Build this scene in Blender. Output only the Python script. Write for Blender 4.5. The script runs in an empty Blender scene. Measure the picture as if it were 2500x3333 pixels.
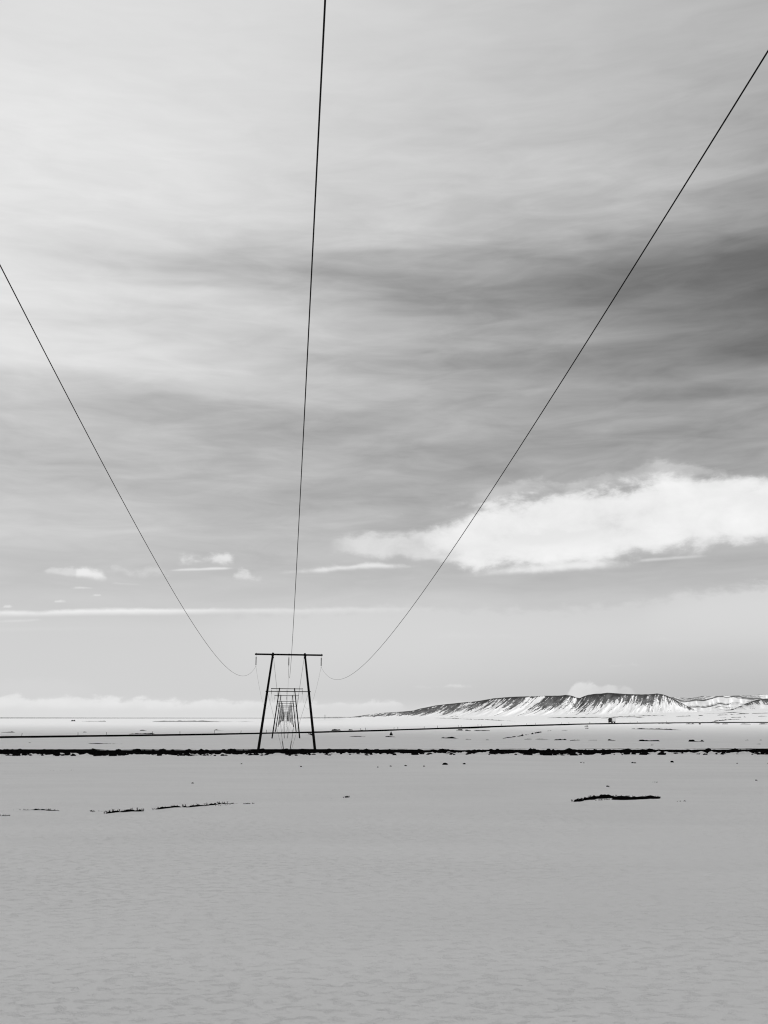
import bpy, bmesh, math, random
import numpy as np
from mathutils import Vector, Matrix

R = math.radians
random.seed(7)
sc = bpy.context.scene
COL = sc.collection

# ------------------------------------------------------------------ camera
EYE = 5.0                      # eye height over the foreground snow
FPX = 3400.0                   # focal length in photo pixels (2500 x 3333)
PITCH = math.atan(670.5 / FPX)
cam_d = bpy.data.cameras.new('camera')
cam = bpy.data.objects.new('camera', cam_d)
COL.objects.link(cam)
cam.location = (0, 0, EYE)
cam.rotation_euler = (R(90) + PITCH, 0, 0)
cam_d.sensor_fit = 'HORIZONTAL'
cam_d.sensor_width = 36
cam_d.lens = FPX / 2500 * 36
cam_d.clip_start = 0.5
cam_d.clip_end = 200000
sc.camera = cam
sc.cycles.max_bounces = 3
sc.cycles.diffuse_bounces = 2
sc.cycles.glossy_bounces = 1
sc.cycles.filter_width = 1.15
sc.cycles.use_denoising = True
sc.cycles.adaptive_threshold = 0.004

# ------------------------------------------------------------------ exposure, sun
sc.view_settings.view_transform = 'Standard'
sc.view_settings.look = 'None'
sc.view_settings.exposure = 0
sc.view_settings.gamma = 1
try:
    sc.view_settings.use_curve_mapping = False
except Exception:
    pass
SUN_AZ, SUN_EL = 108.0, 27.0   # degrees right of the view direction, above the horizon
sun_d = bpy.data.lights.new('sun', 'SUN')
sun_d.energy = 3.0
sun_d.angle = R(9)
sun_d.color = (1, 1, 1)
sun = bpy.data.objects.new('sun', sun_d)
COL.objects.link(sun)
sdir = Vector((math.cos(R(SUN_EL)) * math.sin(R(SUN_AZ)), math.cos(R(SUN_EL)) * math.cos(R(SUN_AZ)), math.sin(R(SUN_EL))))
sun.rotation_euler = sdir.to_track_quat('Z', 'Y').to_euler()
sun.location = (0, 0, 60)

# ------------------------------------------------------------------ node helper
class NT:
    def __init__(self, tree):
        self.t = tree
        self.n = tree.nodes
        self.l = tree.links
    def new(self, kind, **kw):
        nd = self.n.new(kind)
        for k, v in kw.items():
            setattr(nd, k, v)
        return nd
    def put(self, sock, v):
        if hasattr(v, 'is_output'):
            self.l.new(v, sock)
        else:
            sock.default_value = v
    def math(self, op, a, b=0.0, c=None, clamp=False):
        nd = self.new('ShaderNodeMath', operation=op, use_clamp=clamp)
        self.put(nd.inputs[0], a)
        self.put(nd.inputs[1], b)
        if c is not None:
            self.put(nd.inputs[2], c)
        return nd.outputs[0]
    def add(self, a, b): return self.math('ADD', a, b)
    def sub(self, a, b): return self.math('SUBTRACT', a, b)
    def mul(self, a, b): return self.math('MULTIPLY', a, b)
    def ss(self, v, lo, hi, a=0.0, b=1.0):
        nd = self.new('ShaderNodeMapRange', interpolation_type='SMOOTHSTEP')
        self.put(nd.inputs[0], v)
        nd.inputs[1].default_value = lo
        nd.inputs[2].default_value = hi
        nd.inputs[3].default_value = a
        nd.inputs[4].default_value = b
        return nd.outputs[0]
    def lerp(self, f, a, b):
        nd = self.new('ShaderNodeMix', data_type='FLOAT')
        self.put(nd.inputs[0], f)
        self.put(nd.inputs[2], a)
        self.put(nd.inputs[3], b)
        return nd.outputs[0]
    def xyz(self, x, y, z=0.0):
        nd = self.new('ShaderNodeCombineXYZ')
        self.put(nd.inputs[0], x)
        self.put(nd.inputs[1], y)
        self.put(nd.inputs[2], z)
        return nd.outputs[0]
    def noise(self, vec, scale=1.0, detail=4.0, rough=0.5, dist=0.0, dims='3D'):
        nd = self.new('ShaderNodeTexNoise', noise_dimensions=dims)
        self.put(nd.inputs['Vector'], vec)
        nd.inputs['Scale'].default_value = scale
        nd.inputs['Detail'].default_value = detail
        nd.inputs['Roughness'].default_value = rough
        nd.inputs['Distortion'].default_value = dist
        return nd.outputs[0]
    def curve(self, v, pts):
        nd = self.new('ShaderNodeFloatCurve')
        c = nd.mapping.curves[0]
        pts = sorted(pts)
        c.points[0].location = pts[0]
        c.points[1].location = pts[-1]
        for p in pts[1:-1]:
            c.points.new(*p)
        for p in c.points:
            p.handle_type = 'AUTO_CLAMPED'
        nd.mapping.use_clip = True
        nd.mapping.update()
        self.put(nd.inputs[1], v)
        return nd.outputs[0]

def px_ray(px, py):
    """direction of the ray that the photograph's pixel (px, py) looks along"""
    u = (px - 1250) / FPX
    v = (1666.5 - py) / FPX
    c, s = math.cos(PITCH), math.sin(PITCH)
    d = Vector((u, c - v * s, s + v * c))
    return d.normalized()
def az_el(px, py):
    d = px_ray(px, py)
    return math.degrees(math.atan2(d.x, d.y)), math.degrees(math.asin(d.z))
def el_px(az, el):
    a, e = R(az), R(el)
    d = Vector((math.cos(e) * math.sin(a), math.cos(e) * math.cos(a), math.sin(e)))
    c, s = math.cos(PITCH), math.sin(PITCH)
    dep = d.y * c + d.z * s
    return 1250 + FPX * d.x / dep, 1666.5 - FPX * (d.z * c - d.y * s) / dep

# ------------------------------------------------------------------ sky
# brightness of the cloud cover (0-255 display grey), rows by photo height, columns by photo width
SKX = [0, 312, 625, 938, 1250, 1563, 1875, 2188, 2500]
SKY = {
    0:    [225, 224, 222, 219, 213, 204, 196, 189, 182],
    226:  [224, 224, 222, 217, 210, 202, 196, 190, 180],
    452: [231, 230, 226, 219, 208, 198, 194, 187, 172],
    603: [231, 230, 225, 217, 208, 198, 196, 187, 160],
    708: [231, 228, 222, 213, 205, 197, 191, 180, 157],
    784: [231, 224, 212, 203, 198, 190, 188, 174, 152],
    844: [230, 214, 196, 185, 174, 164, 168, 168, 148],
    889: [228, 209, 186, 177, 162, 150, 150, 142, 126],
    934: [229, 218, 198, 181, 160, 144, 136, 126, 113],
    995: [231, 228, 218, 201, 174, 150, 134, 118, 104],
    1055: [230, 226, 216, 203, 186, 170, 150, 132, 108],
    1115: [224, 214, 208, 199, 189, 174, 158, 140, 122],
    1176: [231, 226, 218, 199, 170, 152, 140, 127, 112],
    1221: [228, 224, 216, 201, 180, 158, 145, 135, 124],
    1281: [206, 206, 200, 198, 188, 172, 160, 156, 152],
    1334: [204, 196, 180, 182, 176, 168, 158, 148, 146],
    1386: [200, 190, 182, 178, 176, 172, 172, 158, 156],
    1447: [196, 190, 186, 182, 174, 168, 164, 160, 166],
    1500: [193, 190, 186, 182, 172, 164, 158, 157, 164],
    1600: [195, 192, 187, 181, 172, 167, 167, 172, 172],
    1720: [204, 202, 198, 190, 180, 178, 180, 186, 188],
    1830: [198, 196, 194, 190, 186, 184, 184, 184, 182],
    1910: [199, 198, 197, 196, 194, 192, 190, 188, 188],
    1970: [204, 203, 203, 204, 204, 202, 200, 198, 198],
    2060: [209, 209, 209, 210, 210, 208, 206, 205, 205],
    2160: [210, 210, 210, 209, 206, 205, 204, 200, 198],
    2260: [212, 211, 210, 209, 206, 203, 198, 192, 188],
    2337: [222, 222, 222, 221, 219, 212, 204, 196, 190],
}
def lin(v):
    v = v / 255.0
    return v / 12.92 if v <= 0.04045 else ((v + 0.055) / 1.055) ** 2.4
SKR = sorted(SKY)
def sky_at(px, py):
    px = min(max(px, 0), 2500); py = min(max(py, 0), 2337)
    i = max(k for k in range(len(SKR)) if SKR[k] <= py)
    i = min(i, len(SKR) - 2)
    f = (py - SKR[i]) / (SKR[i + 1] - SKR[i])
    a = np.interp(px, SKX, SKY[SKR[i]]); b = np.interp(px, SKX, SKY[SKR[i + 1]])
    return a * (1 - f) + b * f

world = bpy.data.worlds.new('World')
sc.world = world
world.use_nodes = True
T = NT(world.node_tree)
T.n.clear()
tc = T.new('ShaderNodeTexCoord')
sep = T.new('ShaderNodeSeparateXYZ')
T.l.new(tc.outputs['Generated'], sep.inputs[0])
az0 = T.mul(T.math('ARCTAN2', sep.outputs[0], sep.outputs[1]), 180 / math.pi)
el0 = T.mul(T.math('ARCSINE', sep.outputs[2]), 180 / math.pi)
AZ0, AZW, ELW = -32.0, 64.0, 42.0
# domain warp in long flat streaks
lay = T.xyz(T.mul(az0, 0.045), T.mul(el0, 0.17), 0.0)
w1 = T.sub(T.noise(lay, 1.0, 4, 0.55, 0.0, '2D'), 0.5)
w2 = T.sub(T.noise(T.xyz(T.mul(az0, 0.05), T.add(T.mul(el0, 0.22), 7.3)), 1.0, 4, 0.55, 0.0, '2D'), 0.5)
hi = T.ss(el0, 1.0, 10.0)
azw = T.add(az0, T.mul(w1, T.mul(hi, 6.0)))
elw = T.add(el0, T.mul(w2, T.mul(hi, 2.6)))
azn = T.math('DIVIDE', T.sub(azw, AZ0), AZW)
val = None
prev = None
for k, py in enumerate(reversed(SKR)):
    e = az_el(1250, py)[1]
    ramp = T.new('ShaderNodeValToRGB')
    ramp.color_ramp.interpolation = 'B_SPLINE'
    els = ramp.color_ramp.elements
    n = 14
    for j in range(n):
        t = j / (n - 1)
        x, y = el_px(AZ0 + AZW * t, e)
        g = lin(sky_at(x, py))
        if j == 0:
            q = els[0]
        elif j == n - 1:
            q = els[len(els) - 1]
        else:
            q = els.new(t)
        q.position = t
        q.color = (g, g, g, g)
    T.l.new(azn, ramp.inputs[0])
    if val is None:
        val = ramp.outputs[1]
    else:
        val = T.lerp(T.ss(elw, prev, e), val, ramp.outputs[1])
    prev = e
# fine streaks in the high cloud
st1 = T.sub(T.noise(T.xyz(T.add(T.mul(az0, 0.10), T.mul(el0, 0.06)), T.add(T.mul(el0, 0.58), 20.0)), 1.0, 5, 0.56, 0.4, '2D'), 0.5)
st2 = T.sub(T.noise(T.xyz(T.mul(az0, 0.19), T.add(T.mul(el0, 0.95), T.mul(az0, -0.03))), 1.0, 5, 0.58, 0.5, '2D'), 0.5)
st3 = T.sub(T.noise(T.xyz(T.mul(az0, 0.42), T.add(T.mul(el0, 2.6), T.mul(az0, 0.05))), 1.0, 4, 0.5, 0.4, '2D'), 0.5)
mid = T.mul(T.ss(el0, 3.0, 12.0), T.ss(el0, 36.0, 24.0, 0.35, 1.0))
amp = T.add(T.add(T.mul(st1, 0.42), T.mul(st2, 0.40)), T.mul(st3, 0.11))
# the cloud sheet thins into soft wisps where it is dark, stays even where it is bright
dk = T.ss(val, 0.80, 0.25, 0.42, 1.3)
val = T.mul(val, T.add(1.0, T.mul(T.mul(amp, mid), dk)))

az_dir, el_dir = az0, el0
def shared(nscale, aniso, seed, rough, dist):
    v = T.xyz(T.add(T.mul(az_dir, nscale), seed), T.add(T.mul(el_dir, nscale * aniso), seed * 0.37))
    return T.sub(T.noise(v, 1.0, 6, rough, dist, '2D'), 0.5)
FIELDS = {}
def field(nscale, k):
    size = 0.42 if nscale < 0.72 else 0.95
    if (size, k) not in FIELDS:
        FIELDS[(size, k)] = shared(size * (1 if k == 0 else .7), 2.0 if k == 0 else 1.7, 11.3 + 23.7 * k + 40 * size, 0.60, 0.12)
    return FIELDS[(size, k)]
for _k in (0, 1):
    field(0.4, _k); field(0.9, _k)
def band(val, pts, bright, soft_top, soft_bot, namp, nscale, seed, strength=1.0, aniso=2.2, rough=0.6, inner=0.0, botamp=0.35, tex=0.0, dist=0.6):
    """one cloud: pts = (px x, top row, bottom row, density); noisy top edge, flatter base, holes where tex is high"""
    # the tiny dependence on the layers below keeps Cycles evaluating the clouds one after another
    eps = T.mul(val, 1e-7)
    az0 = T.add(az_dir, eps)
    el0 = T.add(el_dir, eps)
    tp, bt, dn = [], [], []
    for (x, t, b, d) in pts:
        a, e = az_el(x, t); tp.append(((a - AZ0) / AZW, min(max(e / ELW, 0), 1)))
        a2, e2 = az_el(x, b); bt.append(((a2 - AZ0) / AZW, min(max(e2 / ELW, 0), 1)))
        dn.append(((a - AZ0) / AZW, d))
    def ends(l):
        l = sorted(l)
        if l[0][0] > 0.003: l.insert(0, (0.0, l[0][1]))
        if l[-1][0] < 0.997: l.append((1.0, l[-1][1]))
        return l
    azr = T.math('DIVIDE', T.sub(az0, AZ0), AZW, clamp=True)
    top = T.mul(T.curve(azr, ends(tp)), ELW)
    bot = T.mul(T.curve(azr, ends(bt)), ELW)
    den = T.curve(azr, ends(dn))
    nz, nz2 = field(nscale, 0), field(nscale, 1)
    m1 = T.ss(T.add(T.sub(top, el0), T.mul(nz, namp)), 0.0, soft_top)
    m2 = T.ss(T.add(T.sub(el0, bot), T.mul(nz2, namp * botamp)), 0.0, soft_bot)
    m = T.mul(T.mul(m1, m2), den)
    if tex:
        m = T.mul(m, T.ss(T.add(m, T.mul(nz2, tex)), 0.06, 0.92))
    m = T.mul(m, strength)
    b = lin(bright)
    col = T.mul(b, T.add(1.0, T.mul(nz2, inner))) if inner else b
    return T.lerp(m, val, col)

# high pale sheets low over the horizon
val = band(val, [(500, 1978, 2300, 0), (800, 1976, 2300, .5), (1100, 1966, 2300, .7), (1300, 1958, 2300, .7), (1700, 1966, 2260, .6), (2000, 1950, 2230, .6), (2200, 1920, 2200, .8), (2400, 1896, 2190, .95), (2500, 1882, 2190, .95), (3000, 1850, 2150, .9)],
           217, 0.70, 3.2, 1.2, 0.85, 1.0, 0.92, 2.6)
val = band(val, [(2000, 1990, 2200, 0), (2150, 1960, 2120, .5), (2300, 1945, 2100, .6), (2500, 1930, 2080, .6), (2900, 1920, 2080, .5)], 218, 0.6, 2.0, 0.8, 0.30, 2.0, 0.7, 2.6)
# large bright cloud right of the middle: fringe, body, streaming left end, lower lobe
val = band(val, [(1480, 1630, 1700, 0), (1560, 1575, 1680, .5), (1750, 1550, 1650, .55), (1900, 1535, 1640, .6), (2060, 1506, 1620, .5), (2170, 1486, 1600, .6), (2260, 1486, 1600, .6), (2330, 1500, 1600, .5), (2420, 1530, 1620, .6), (2520, 1545, 1640, .5), (2800, 1600, 1650, 0)],
           214, 0.5, 1.2, 1.4, 0.55, 41.0, 1.0, 2.2, 0.62, 0.15, 0.5, 1.2, 1.0)
val = band(val, [(1020, 1775, 1830, 0), (1080, 1732, 1830, .42), (1190, 1710, 1838, .75), (1300, 1710, 1848, .8), (1400, 1690, 1862, .85), (1500, 1665, 1868, .95), (1600, 1655, 1870, .85), (1750, 1680, 1860, 0)],
           231, 0.9, 0.7, 1.5, 0.62, 43.0, 1.0, 1.7, 0.62, 0.18, 0.6, 1.1, 1.4)
val = band(val, [(850, 1880, 1885, 0), (920, 1850, 1880, .7), (1030, 1828, 1875, .85), (1130, 1818, 1868, .95), (1260, 1822, 1862, .95), (1400, 1830, 1860, .9), (1550, 1830, 1862, .7), (1700, 1835, 1860, 0)],
           235, 0.5, 0.4, 0.7, 0.6, 45.0, 1.0, 2.6, 0.62, 0.10, 0.3, 0.55, 1.0)
val = band(val, [(1300, 1800, 1810, 0), (1380, 1705, 1850, .6), (1480, 1660, 1872, .9), (1560, 1618, 1884, 1), (1640, 1588, 1886, 1), (1750, 1566, 1886, 1), (1900, 1546, 1876, 1), (2060, 1524, 1852, 1), (2180, 1506, 1832, 1), (2300, 1502, 1815, 1), (2400, 1510, 1800, 1), (2500, 1520, 1788, 1), (2900, 1570, 1760, .9), (3100, 1610, 1720, 0)],
           240, 1.5, 1.3, 2.2, 0.42, 11.0, 1.0, 1.9, 0.58, 0.30, 0.8, 0.9, 1.0)
val = band(val, [(1420, 1896, 1900, 0), (1470, 1862, 1896, .55), (1560, 1838, 1892, .8), (1700, 1812, 1884, 1), (1850, 1798, 1876, 1), (1980, 1798, 1864, 1), (2080, 1816, 1852, .8), (2160, 1838, 1846, 0)],
           239, 0.9, 0.6, 0.6, 0.45, 47.0, 1.0, 2.5, 0.55, 0.08, 0.5, 0.4, 0.7)
val = band(val, [(1550, 1780, 1800, 0), (1650, 1730, 1812, .5), (1760, 1700, 1800, .6), (1900, 1690, 1790, .6), (1990, 1690, 1770, .5), (2060, 1720, 1750, 0)], 218, 0.7, 0.9, 1.6, 0.4, 71.0, 0.8, 2.0, 0.6, 0.0, 0.8, 1.0)
val = band(val, [(1950, 1790, 1800, 0), (2060, 1750, 1830, .5), (2250, 1730, 1810, .6), (2450, 1710, 1790, .6), (2700, 1700, 1780, .5)], 214, 1.0, 0.8, 0.9, 0.4, 72.0, 0.8, 2.0, 0.6, 0.0, 0.8, 0.6)
val = band(val, [(2020, 1836, 1836, 0), (2100, 1814, 1832, .8), (2200, 1806, 1824, .85), (2290, 1802, 1816, .6), (2350, 1808, 1812, 0)],
           230, 0.2, 0.22, 0.2, 0.6, 12.5, 1.0, 3.0, 0.55, 0.0, 0.5)
val = band(val, [(1400, 1660, 1680, 0), (1440, 1638, 1668, .5), (1530, 1626, 1656, .5), (1600, 1640, 1650, 0)], 205, 0.3, 0.4, 0.8, 0.8, 49.0, 1.0, 2.2, 0.62, 0.0, 0.5, 1.0)
val = band(val, [(1180, 1690, 1690, 0), (1240, 1664, 1692, .4), (1310, 1662, 1690, .4), (1350, 1684, 1690, 0)], 200, 0.3, 0.4, 0.8, 0.8, 50.0, 1.0, 2.2, 0.62, 0.0, 0.5, 1.0)
# small cumulus left
val = band(val, [(110, 1857, 1871, 0), (150, 1844, 1878, .7), (230, 1838, 1886, .75), (300, 1842, 1886, .5), (360, 1862, 1886, 0)], 226, 0.3, 0.3, 0.6, 0.9, 14.0, 1.0, 2.6, 0.6, 0.0, 0.4, 0.4)
val = band(val, [(220, 1860, 1874, 0), (245, 1836, 1894, .9), (285, 1824, 1900, 1), (325, 1832, 1904, 1), (350, 1856, 1906, .7), (375, 1882, 1906, 0)], 238, 0.7, 0.6, 0.6, 0.9, 15.0, 1.0, 1.8, 0.6, 0.08, 0.4, 0.4)
val = band(val, [(330, 1900, 1900, 0), (380, 1893, 1904, .6), (430, 1896, 1906, .7), (475, 1901, 1904, 0)], 226, 0.14, 0.14, 0.15, 0.9, 15.5, 1.0, 3.0)
val = band(val, [(330, 1854, 1864, 0), (370, 1830, 1884, .6), (430, 1834, 1888, .6), (520, 1832, 1888, .6), (560, 1854, 1888, 0)], 220, 0.5, 0.5, 0.9, 0.9, 16.0, 1.0, 2.2, 0.62, 0.0, 0.5, 1.4)
val = band(val, [(570, 1806, 1843, 0), (592, 1784, 1853, .8), (650, 1788, 1853, .8), (690, 1778, 1853, .95), (730, 1778, 1850, 1), (765, 1792, 1844, .8), (795, 1814, 1842, 0)], 231, 0.7, 0.6, 0.9, 1.0, 17.0, 1.0, 1.5, 0.62, 0.10, 0.5, 1.0, 1.0)
val = band(val, [(520, 1860, 1860, 0), (560, 1851, 1861, .8), (650, 1846, 1860, .95), (730, 1843, 1857, .9), (800, 1847, 1851, 0)], 232, 0.14, 0.14, 0.1, 0.9, 17.7, 1.0, 3.0)
val = band(val, [(740, 1870, 1901, 0), (768, 1840, 1900, .8), (800, 1836, 1902, .8), (820, 1862, 1906, .8), (860, 1874, 1914, .6), (885, 1890, 1914, 0)], 225, 0.55, 0.5, 0.9, 1.0, 18.5, 1.0, 1.6, 0.62, 0.0, 0.5, 1.0, 1.0)
for (x0, x1, y0, y1, bb, sd) in [(190, 340, 1904, 1920, 224, 51), (268, 348, 1926, 1945, 230, 52), (148, 235, 1947, 1966, 226, 53), (128, 168, 1926, 1938, 220, 54), (-20, 62, 1964, 1984, 228, 55), (245, 278, 1957, 1970, 218, 56), (720, 757, 1902, 1918, 216, 57), (550, 590, 1930, 1945, 214, 58), (505, 580, 1868, 1882, 216, 59), (44, 96, 1940, 1950, 212, 60)]:
    xm = (x0 + x1) / 2
    val = band(val, [(x0, y1, y1, 0), ((x0 + xm) / 2, (y0 + y1) / 2, y1, .7), (xm, y0, y1, .9), ((x1 + xm) / 2, y0 + 2, y1, .7), (x1, y1 - 2, y1, 0)], bb, 0.18, 0.15, 0.3, 1.1, float(sd), 1.0, 2.2, 0.6, 0.0, 0.4, 0.3)
# thin white bar
val = band(val, [(-700, 1982, 2012, .8), (0, 1984, 2012, .9), (160, 1981, 2010, 1), (350, 1977, 2008, 1), (600, 1974, 2005, .85), (800, 1976, 2004, .6), (1000, 1976, 2004, .42), (1250, 1970, 2000, .3), (1500, 1972, 1995, 0)],
           240, 0.22, 0.35, 0.35, 0.55, 22.0, 1.0, 2.6, 0.6, 0.06, 0.4)
val = band(val, [(-300, 2016, 2026, .5), (40, 2016, 2028, .6), (90, 2013, 2026, .7), (165, 2014, 2020, 0)], 226, 0.15, 0.15, 0.2, 0.8, 23.0, 1.0, 3.0)
val = band(val, [(-300, 2034, 2062, .3), (100, 2036, 2060, .35), (330, 2036, 2054, .25), (420, 2044, 2050, 0)], 222, 0.3, 0.3, 0.2, 0.4, 24.0, 1.0, 3.0)
# cloud bank standing on the horizon
BANK = [(-900, 2290, 2345, .6), (-100, 2256, 2345, .9), (0, 2262, 2345, .95), (55, 2250, 2345, 1), (110, 2268, 2345, 1), (180, 2260, 2345, 1), (232, 2248, 2345, 1), (270, 2266, 2345, 1), (340, 2262, 2345, 1), (420, 2270, 2345, 1), (480, 2260, 2345, 1), (520, 2270, 2345, 1), (620, 2272, 2345, .95), (700, 2266, 2345, .9), (820, 2276, 2345, .85), (950, 2270, 2345, .8), (1080, 2280, 2345, .75), (1170, 2276, 2345, .75), (1270, 2268, 2345, .8), (1340, 2290, 2345, .6), (1430, 2276, 2345, .6), (1560, 2284, 2345, .3), (1700, 2310, 2345, 0)]
val = band(val, [(x, t - 14, b, d * .55) for (x, t, b, d) in BANK], 222, 0.7, 0.4, 0.9, 0.6, 26.0, 1.0, 1.3, 0.58, 0.06, 0.1, 0.5)
val = band(val, [(x, t - 4, 2342, d) for (x, t, b, d) in BANK], 232, 0.42, 0.85, 0.85, 0.95, 25.0, 0.95, 1.2, 0.58, 0.12, 0.05, 0.25, 0.5)
val = band(val, [(-300, 2220, 2290, 0), (20, 2200, 2290, .35), (130, 2190, 2290, .4), (260, 2206, 2290, .35), (380, 2250, 2290, 0)],
           216, 0.6, 0.8, 0.9, 0.9, 27.0, 1.0, 1.2)
val = band(val, [(1950, 2090, 2110, 0), (2080, 2070, 2104, .5), (2250, 2060, 2100, .5), (2400, 2066, 2098, .4), (2560, 2080, 2098, 0)], 218, 0.4, 0.5, 0.8, 0.6, 36.0, 1.0, 2.5, 0.6, 0.0, 0.5, 0.8)
val = band(val, [(1280, 2080, 2090, 0), (1420, 2052, 2092, .5), (1600, 2046, 2092, .55), (1800, 2060, 2090, .4), (1950, 2080, 2088, 0)], 219, 0.5, 0.5, 0.9, 0.6, 37.0, 1.0, 2.5, 0.6, 0.0, 0.5, 0.8)
val = band(val, [(2150, 2190, 2200, 0), (2280, 2174, 2202, .5), (2420, 2170, 2204, .5), (2560, 2176, 2204, .4)], 212, 0.4, 0.4, 0.6, 0.7, 38.0, 1.0, 2.5, 0.6, 0.0, 0.5, 0.8)
# cumulus behind the mountain
val = band(val, [(1780, 2290, 2330, 0), (1842, 2252, 2345, .6), (1858, 2226, 2345, .9), (1880, 2212, 2345, 1), (1905, 2206, 2345, 1), (1930, 2210, 2345, .95), (1955, 2226, 2345, .8), (1985, 2220, 2345, .85), (2010, 2228, 2345, .7), (2035, 2222, 2345, .55), (2060, 2236, 2345, .5), (2120, 2275, 2345, 0)],
           222, 0.32, 0.4, 0.6, 1.7, 31.0, 1.0, 1.0, 0.6, 0.22, 0.1, 0.7, 0.8)
val = band(val, [(1880, 2180, 2180, 0), (1980, 2160, 2182, .7), (2060, 2150, 2180, .7), (2130, 2178, 2180, 0)],
           223, 0.3, 0.4, 0.6, 0.9, 33.0, 1.0, 2.0, 0.6, 0.0, 0.4, 0.6)
val = band(val, [(1180, 2240, 2240, 0), (1260, 2228, 2242, .6), (1360, 2226, 2246, .7), (1480, 2220, 2250, .85), (1580, 2230, 2246, .5), (1660, 2242, 2244, 0)],
           224, 0.3, 0.35, 0.5, 0.8, 35.0, 1.0, 2.5, 0.6, 0.0, 0.5, 0.5)
# clear air of the physical sky behind the cloud, desaturated like the photograph
nish = T.new('ShaderNodeTexSky', sky_type='NISHITA')
nish.sun_disc = False
nish.sun_elevation = R(SUN_EL)
nish.sun_rotation = R(SUN_AZ)
bw = T.new('ShaderNodeRGBToBW')
T.l.new(nish.outputs[0], bw.inputs[0])
# beyond the part of the sky the photograph shows: even high cloud
out_f = T.math('MAXIMUM', T.ss(el0, 39.0, 58.0), T.ss(T.math('ABSOLUTE', az0), 32.0, 60.0))
val = T.lerp(out_f, val, 0.50)
SKY_STR = 0.1
lum = T.lerp(0.97, bw.outputs[0], T.mul(val, 1.0 / SKY_STR))
comb = T.xyz(lum, lum, lum)
bg = T.new('ShaderNodeBackground')
T.l.new(comb, bg.inputs[0])
bg.inputs[1].default_value = SKY_STR
wo = T.new('ShaderNodeOutputWorld')
T.l.new(bg.outputs[0], wo.inputs[0])

# ------------------------------------------------------------------ numpy noise
def _h(ix, iy, seed):
    n = (ix.astype(np.int64) * 374761393 + iy.astype(np.int64) * 668265263 + seed * 1442695041) & 0x7fffffff
    n = ((n ^ (n >> 13)) * 1274126177) & 0x7fffffff
    n = ((n ^ (n >> 16)) * 1103515245) & 0x7fffffff
    return (n & 0xffff) / 65535.0
def vn(x, y, seed=0):
    x = np.asarray(x, float); y = np.asarray(y, float)
    x, y = np.broadcast_arrays(x, y)
    ix, iy = np.floor(x), np.floor(y)
    fx, fy = x - ix, y - iy
    ux, uy = fx * fx * (3 - 2 * fx), fy * fy * (3 - 2 * fy)
    a, b = _h(ix, iy, seed), _h(ix + 1, iy, seed)
    c, d = _h(ix, iy + 1, seed), _h(ix + 1, iy + 1, seed)
    return (a * (1 - ux) + b * ux) * (1 - uy) + (c * (1 - ux) + d * ux) * uy - 0.5
def fb(x, y, seed=0, oct=4, gain=0.5):
    s, a, f = 0, 1.0, 1.0
    for o in range(oct):
        s = s + a * vn(np.asarray(x) * f + 17.3 * o, np.asarray(y) * f - 9.1 * o, seed + o)
        a *= gain; f *= 2.03
    return s
def sst(a, b, x):
    t = np.clip((np.asarray(x, float) - a) / (b - a), 0, 1)
    return t * t * (3 - 2 * t)

# ------------------------------------------------------------------ materials
def material(name, color, rough=0.8, spec=0.3, metallic=0.0):
    m = bpy.data.materials.new(name)
    m.use_nodes = True
    t = NT(m.node_tree)
    b = t.n['Principled BSDF']
    b.inputs['Base Color'].default_value = (color, color, color, 1)
    b.inputs['Roughness'].default_value = rough
    b.inputs['Specular IOR Level'].default_value = spec
    b.inputs['Metallic'].default_value = metallic
    return m, t, b
def gray(t, v):
    return t.xyz(v, v, v)
def bump(t, b, h, strength, dist):
    nd = t.new('ShaderNodeBump')
    t.put(nd.inputs['Height'], h)
    nd.inputs['Strength'].default_value = strength
    nd.inputs['Distance'].default_value = dist
    t.l.new(nd.outputs[0], b.inputs['Normal'])
def obj_xyz(t):
    c = t.new('ShaderNodeTexCoord')
    s = t.new('ShaderNodeSeparateXYZ')
    t.l.new(c.outputs['Object'], s.inputs[0])
    return c.outputs['Object'], s.outputs
def speckled(name, lo, hi, scale, rough=0.85, spec=0.2, bumpd=0.01, stretch=None):
    m, t, b = material(name, lo, rough, spec)
    v, s = obj_xyz(t)
    if stretch:
        v = t.xyz(t.mul(s[0], stretch[0]), t.mul(s[1], stretch[1]), t.mul(s[2], stretch[2]))
    nz = t.noise(v, scale, 6, 0.6)
    t.l.new(gray(t, t.ss(nz, 0.3, 0.75, lo, hi)), b.inputs['Base Color'])
    bump(t, b, nz, 0.8, bumpd)
    return m

def snow_material():
    m, t, b = material('snow', 0.84, 0.65, 0.25)
    v, s = obj_xyz(t)
    # wind-packed ripples lying across the view, three sizes
    n1 = t.noise(t.xyz(t.mul(s[0], 2.6), t.mul(s[1], 3.6), 0.0), 1.0, 5, 0.62, 0.4)
    n2 = t.noise(t.xyz(t.mul(s[0], 7.0), t.mul(s[1], 8.0), 4.0), 1.0, 4, 0.6, 0.3)
    n3 = t.noise(t.xyz(t.mul(s[0], 0.16), t.mul(s[1], 0.36), 8.0), 1.0, 5, 0.55, 0.5)
    n4 = t.noise(t.xyz(t.mul(s[0], 0.05), t.mul(s[1], 0.09), 3.0), 1.0, 3, 0.5)
    wind = t.ss(n4, 0.36, 0.60, 0.65, 1.1)
    p1 = t.ss(n1, 0.24, 0.52)
    h = t.add(t.add(t.mul(t.mul(p1, wind), 0.058), t.mul(n2, 0.034)), t.mul(n3, 0.22))
    bump(t, b, h, 0.75, 1.0)
    dirt = t.noise(t.xyz(t.mul(s[0], 0.05), t.mul(s[1], 0.16), 2.0), 1.0, 5, 0.6)
    t.l.new(gray(t, t.ss(dirt, 0.25, 0.8, 0.86, 0.80)), b.inputs['Base Color'])
    return m
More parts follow.
